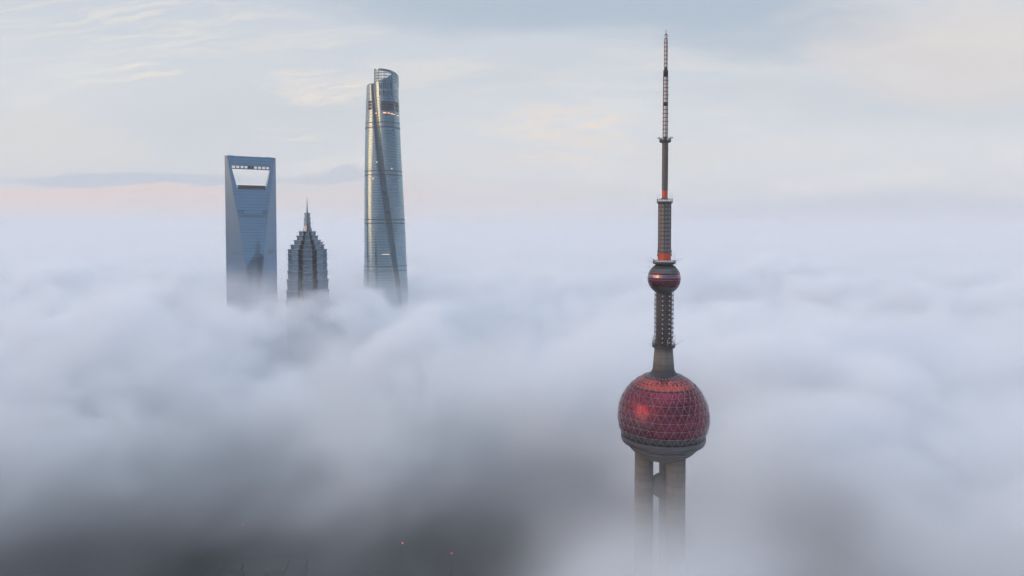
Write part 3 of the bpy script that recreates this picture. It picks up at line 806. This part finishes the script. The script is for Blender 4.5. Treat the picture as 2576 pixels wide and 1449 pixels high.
block('office_block', 'dim block lost in fog under the red lamp nearest the round columns', q.x + 12, 568, rad(-14), 70, 50, q.z - 56, 11, 3, (-12, -20, q.z))

# ================================================================== fog
# Density is worked out on a lattice of points (value noise under a rolling top surface) and turned into a real volume grid.
def value_noise(p, seed):
    n = np.floor(p).astype(np.int64); f = (p - n).astype(np.float32); f = f * f * f * (f * (f * 6 - 15) + 10)
    rs = np.random.RandomState(seed); T = rs.rand(64, 64, 64).astype(np.float32)
    i = n & 63; j = (n + 1) & 63; out = 0
    for a in (0, 1):
        for b in (0, 1):
            for c in (0, 1):
                w = (f[:, 0] if a else 1 - f[:, 0]) * (f[:, 1] if b else 1 - f[:, 1]) * (f[:, 2] if c else 1 - f[:, 2])
                out = out + w * T[(j if a else i)[:, 0], (j if b else i)[:, 1], (j if c else i)[:, 2]]
    return out
def fbm(p, octs, seed, gain=0.5):
    s = 0; a = 1; n = 0
    for o in range(octs):
        s = s + a * value_noise(p * 2.03 ** o + 17.3 * o, seed + o); n += a; a *= gain
    return s / n
def sstep(a, b, x):
    q = np.clip((x - a) / (b - a), 0, 1); return q * q * (3 - 2 * q)
def bump(x, y, cx, cy, rx, ry): return np.exp(-(((x - cx) / rx) ** 2 + ((y - cy) / ry) ** 2))

def fog_top(x, y):
    """height of the rolling upper surface"""
    q = np.stack([x / 420, y / 420, 0 * x], 1).astype(np.float32)
    w1 = fbm(q * 1.0 + 5, 3, 11) - .5; w2 = fbm(q * 1.0 + 9, 3, 23) - .5
    q2 = np.stack([x / 190 + 1.6 * w1, y / 190 + 1.6 * w2, 0 * x + 2.5], 1).astype(np.float32)
    roll = fbm(q2, 4, 31, 0.48) - .5
    base = np.interp(y, [0, 300, 420, 560, 800, 1100, 2200, 6000, 20000], [212, 214, 220, 230, 240, 246, 250, 248, 250])
    T = base + roll * np.interp(y, [200, 600, 3000], [165, 165, 100])
    # rolls and hollows the photograph shows
    for cx, cy, rx, ry, hgt in PUFFS: T = T + hgt * bump(x, y, cx, cy, rx, ry)
    return T
PUFFS = [(-128, 515, 52, 50, 52), (-105, 500, 24, 24, 16), (-150, 505, 20, 26, 14), (26, 500, 30, 34, 34), (-325, 440, 78, 60, 56), (-260, 430, 36, 36, 20), (170, 400, 80, 110, 26), (330, 420, 140, 200, 36),
         (-62, 480, 22, 50, -28), (20, 470, 36, 50, -34), (-235, 500, 50, 90, -40), (-330, 920, 120, 90, 38), (-430, 1080, 60, 60, 12), (-250, 860, 90, 70, 18), (-215, 1080, 60, 90, 8)]
EDGE = ([-600, -400, -330, -250, -175, -125, -85, -55, -20, 15, 50, 130, 170, 205, 300, 500], [400, 405, 420, 520, 500, 480, 500, 560, 530, 480, 480, 490, 400, 240, 200, 200])
HOLES = [(-285, 590, 110, 75, 0.75), (-190, 640, 90, 60, 0.55), (60, 500, 34, 50, 0.65), (-50, 600, 45, 60, 0.6), (-420, 760, 120, 80, 0.5), (250, 640, 160, 50, 0.45), (120, 760, 90, 50, 0.4), (-60, 760, 120, 45, 0.35), (420, 820, 160, 70, 0.4)]
def fog_density(x, y, z):
    T = fog_top(x, y)
    near = sstep(900, 330, y)                                   # 1 close to the camera
    q = np.stack([x, y, z * 1.3], 1).astype(np.float32)
    wx = fbm(q / 90, 2, 71) - .5
    n = fbm(q / 70 + 1.2 * wx[:, None], 5, 41, 0.55) - .5
    bl = 0; am = 0
    for k, a in enumerate((1.0, 0.55, 0.3)):
        bl = bl + a * np.abs(2 * value_noise(q / (115 / 2.1 ** k) + 1.0 * wx[:, None] + 31 * k, 90 + k) - 1); am += a
    bl = bl / am - 0.36                                          # rounded heads, creased between
    d = (T - z) + n * 46 + bl * 128
    body = sstep(0, 18 + 10 * near, d) * (0.045 - 0.008 * near) * np.clip(0.75 + 1.3 * n, 0.12, 2)
    # the deck ends in a ragged front; below it the streets lie in dark, clearer air
    e = np.interp(x, *EDGE)
    deck = sstep(-70, 110, y - e + 200 * wx + 140 * n)
    deck = np.maximum(deck, sstep(0, 70, np.abs(x) - 0.80 * y - 30))                   # unseen fog added beside and below the view to shade the gap
    deck = np.maximum(deck, sstep(0, 60, (352 - z) / 0.53 - y - 30) * sstep(240, 160, y))
    under = 1 - (1 - sstep(0, 60, z + 60 * n - 152 + 34 * sstep(20, 190, x))) * sstep(900, 600, y)
    hole = np.ones_like(T)
    for cx, cy, rx, ry, k in HOLES: hole = hole * (1 - k * bump(x + 160 * wx, y + 120 * n, cx, cy, rx, ry))
    deck = deck * hole
    T = T - 26 * (1 - hole)
    rho = body * deck * under
    # thin veil in front of and below the deck
    rho += VEIL * (1 - deck * under) * sstep(215, 150, z + 60 * n) * np.clip(0.8 + 2.4 * n, 0.05, 3)
    for cx, cy, cz, rx, ry, rz, k in WISPS:
        g = np.exp(-(((x - cx) / rx) ** 2 + ((y - cy) / ry) ** 2 + ((z - cz) / rz) ** 2))
        rho += k * g * np.clip(0.75 + 3.0 * n, 0, 3)
    # shreds torn off the top, and thin air above it
    w = fbm(q / np.array([60, 60, 34], np.float32) + 3 * wx[:, None] + 40, 4, 57, 0.55)
    rho += 0.009 * sstep(0.56, 0.76, w) * sstep(-55, 0, T - z) * sstep(60, -10, T - z) * (0.4 + 0.6 * near) * deck
    far = sstep(1300, 3500, np.hypot(x, y))
    rho += (0.0030 - 0.0020 * far) * np.exp(-np.maximum(z - T, 0) / (22.0 + 62 * far)) * (1 - 0.96 * near) * deck * (z > 60)
    return rho
VEIL = 0.00045
WISPS = [(67, 302, 168, 52, 42, 43, 0.048), (72, 300, 212, 46, 36, 20, 0.014), (106, 332, 258, 15, 24, 24, 0.012), (112, 318, 266, 12, 12, 12, 0.02), (60, 300, 145, 60, 70, 40, 0.004), (58, 314, 274, 7, 6, 5, 0.009), (285, 320, 190, 50, 70, 40, 0.004),
         (-455, 1100, 272, 34, 24, 20, 0.012), (-400, 1085, 262, 24, 20, 16, 0.010), (-250, 1105, 285, 20, 26, 55, 0.008), (-225, 1095, 262, 40, 24, 20, 0.010), (-320, 925, 262, 26, 20, 18, 0.014), (-262, 915, 240, 30, 20, 14, 0.010)]

M_fog = bpy.data.materials.new('fog'); M_fog.use_nodes = True
def fog_material():
    t = NT(M_fog.node_tree); t.n.clear()
    out = t.add('ShaderNodeOutputMaterial'); pv = t.add('ShaderNodeVolumePrincipled')
    pv.inputs['Color'].default_value = (0.942, 0.962, 0.986, 1); pv.inputs['Density'].default_value = 1.0; pv.inputs['Anisotropy'].default_value = 0.0
    pv.inputs['Density Attribute'].default_value = 'density'
    t.l.new(pv.outputs[0], out.inputs['Volume'])
fog_material()

def fog_grid(name, label, lo, hi, res, window):
    ax = [np.linspace(lo[k], hi[k], res[k], dtype=np.float32) for k in range(3)]
    X, Y, Z = np.meshgrid(*ax, indexing='ij')                    # index = (ix * ny + iy) * nz + iz
    x, y, z = X.ravel(), Y.ravel(), Z.ravel()
    rho = np.zeros(x.size, np.float32)
    for a in range(0, x.size, 400000):
        s_ = slice(a, a + 400000); rho[s_] = fog_density(x[s_], y[s_], z[s_])
    rho *= window(x, y, z); rho[rho < 2e-5] = 0
    me = bpy.data.meshes.new(name); me.vertices.add(x.size)
    at = me.attributes.new('fog_density', 'FLOAT', 'POINT'); at.data.foreach_set('value', rho)
    o = bpy.data.objects.new(name, me); COL.objects.link(o); me.materials.append(M_fog)
    ng = bpy.data.node_groups.new(name, 'GeometryNodeTree')
    ng.interface.new_socket('Geometry', in_out='INPUT', socket_type='NodeSocketGeometry')
    ng.interface.new_socket('Geometry', in_out='OUTPUT', socket_type='NodeSocketGeometry')
    t = NT(ng); gi = t.add('NodeGroupInput'); go = t.add('NodeGroupOutput')
    pos = t.add('GeometryNodeInputPosition').outputs[0]
    u = t.vec('ADD', t.vec('DIVIDE', t.vec('SUBTRACT', pos, lo), tuple((hi[k] - lo[k]) / (res[k] - 1) for k in range(3))), (0.5, 0.5, 0.5))
    a, b, c = t.xyz(u)
    a, b, c = (t.math('MINIMUM', t.math('MAXIMUM', t.math('FLOOR', q), 0), res[k] - 1) for k, q in enumerate((a, b, c)))
    toi = lambda q: (lambda nd: (t.put(nd.inputs[0], q), nd.outputs[0])[1])(t.add('FunctionNodeFloatToInt', rounding_mode='ROUND'))
    def imath(op, p, q):
        nd = t.add('FunctionNodeIntegerMath', operation=op); t.put(nd.inputs[0], p); t.put(nd.inputs[1], q); return nd.outputs[0]
    idx = imath('ADD', imath('MULTIPLY', imath('ADD', imath('MULTIPLY', toi(a), res[1]), toi(b)), res[2]), toi(c))
    na = t.add('GeometryNodeInputNamedAttribute', data_type='FLOAT'); na.inputs['Name'].default_value = 'fog_density'
    si = t.add('GeometryNodeSampleIndex', data_type='FLOAT', domain='POINT')
    t.l.new(gi.outputs[0], si.inputs['Geometry']); t.put(si.inputs['Value'], na.outputs[0]); t.put(si.inputs['Index'], idx)
    vc = t.add('GeometryNodeVolumeCube')
    t.put(vc.inputs['Density'], si.outputs[0]); vc.inputs['Background'].default_value = 0.0
    vc.inputs['Min'].default_value = lo; vc.inputs['Max'].default_value = hi
    for k, q in enumerate(('X', 'Y', 'Z')): vc.inputs['Resolution ' + q].default_value = res[k]
    sm = t.add('GeometryNodeSetMaterial'); sm.inputs['Material'].default_value = M_fog
    t.l.new(vc.outputs[0], sm.inputs[0]); t.l.new(sm.outputs[0], go.inputs[0])
    md = o.modifiers.new('fog', 'NODES'); md.node_group = ng
    o['kind'] = 'stuff'; o['label'] = label
    return o

FQ = 1.0
def rs(lo, hi, st): return tuple(int(round((hi[k] - lo[k]) / (st[k] * FQ))) + 1 for k in range(3))
lo, hi = (-480, 90, 60), (480, 640, 310)
fog_grid('fog', 'grey rolls of fog round the red sphered tower', lo, hi, rs(lo, hi, (6, 6, 6)),
         lambda x, y, z: sstep(480, 430, np.abs(x)) * sstep(640, 580, y) * sstep(90, 130, y) * sstep(310, 290, z))
lo, hi = (-1500, -600, 60), (1500, 2100, 320)
fog_grid('fog', 'sea of fog round the three skyscrapers', lo, hi, rs(lo, hi, (11, 11, 9)),
         lambda x, y, z: (1 - sstep(480, 430, np.abs(x)) * sstep(640, 580, y) * sstep(90, 130, y)) * sstep(2100, 1900, y) * sstep(-600, -400, y) * sstep(1500, 1350, np.abs(x)) * sstep(320, 300, z))
lo, hi = (-14000, -600, 120), (14000, 24000, 440)
fog_grid('fog', 'level sea of fog running to the horizon', lo, hi, rs(lo, hi, (120, 120, 12)),
         lambda x, y, z: (1 - sstep(2100, 1900, y) * sstep(1500, 1350, np.abs(x))) * sstep(1400, 1900, np.hypot(x, y - 600)) * sstep(440, 400, z))

hz = bpy.data.materials.new('haze'); hz.use_nodes = True
_t = NT(hz.node_tree); _t.n.clear(); _o = _t.add('ShaderNodeOutputMaterial'); _p = _t.add('ShaderNodeVolumePrincipled')
_p.inputs['Color'].default_value = (0.95, 0.965, 0.99, 1); _p.inputs['Density'].default_value = 9e-5; _t.l.new(_p.outputs[0], _o.inputs['Volume'])
hb = MB(); hb.box((0, 20000, 349), (52010, 52010, 700)); ho = hb.build('haze', hz); ho['kind'] = 'stuff'; ho['label'] = 'thin morning haze in the air'
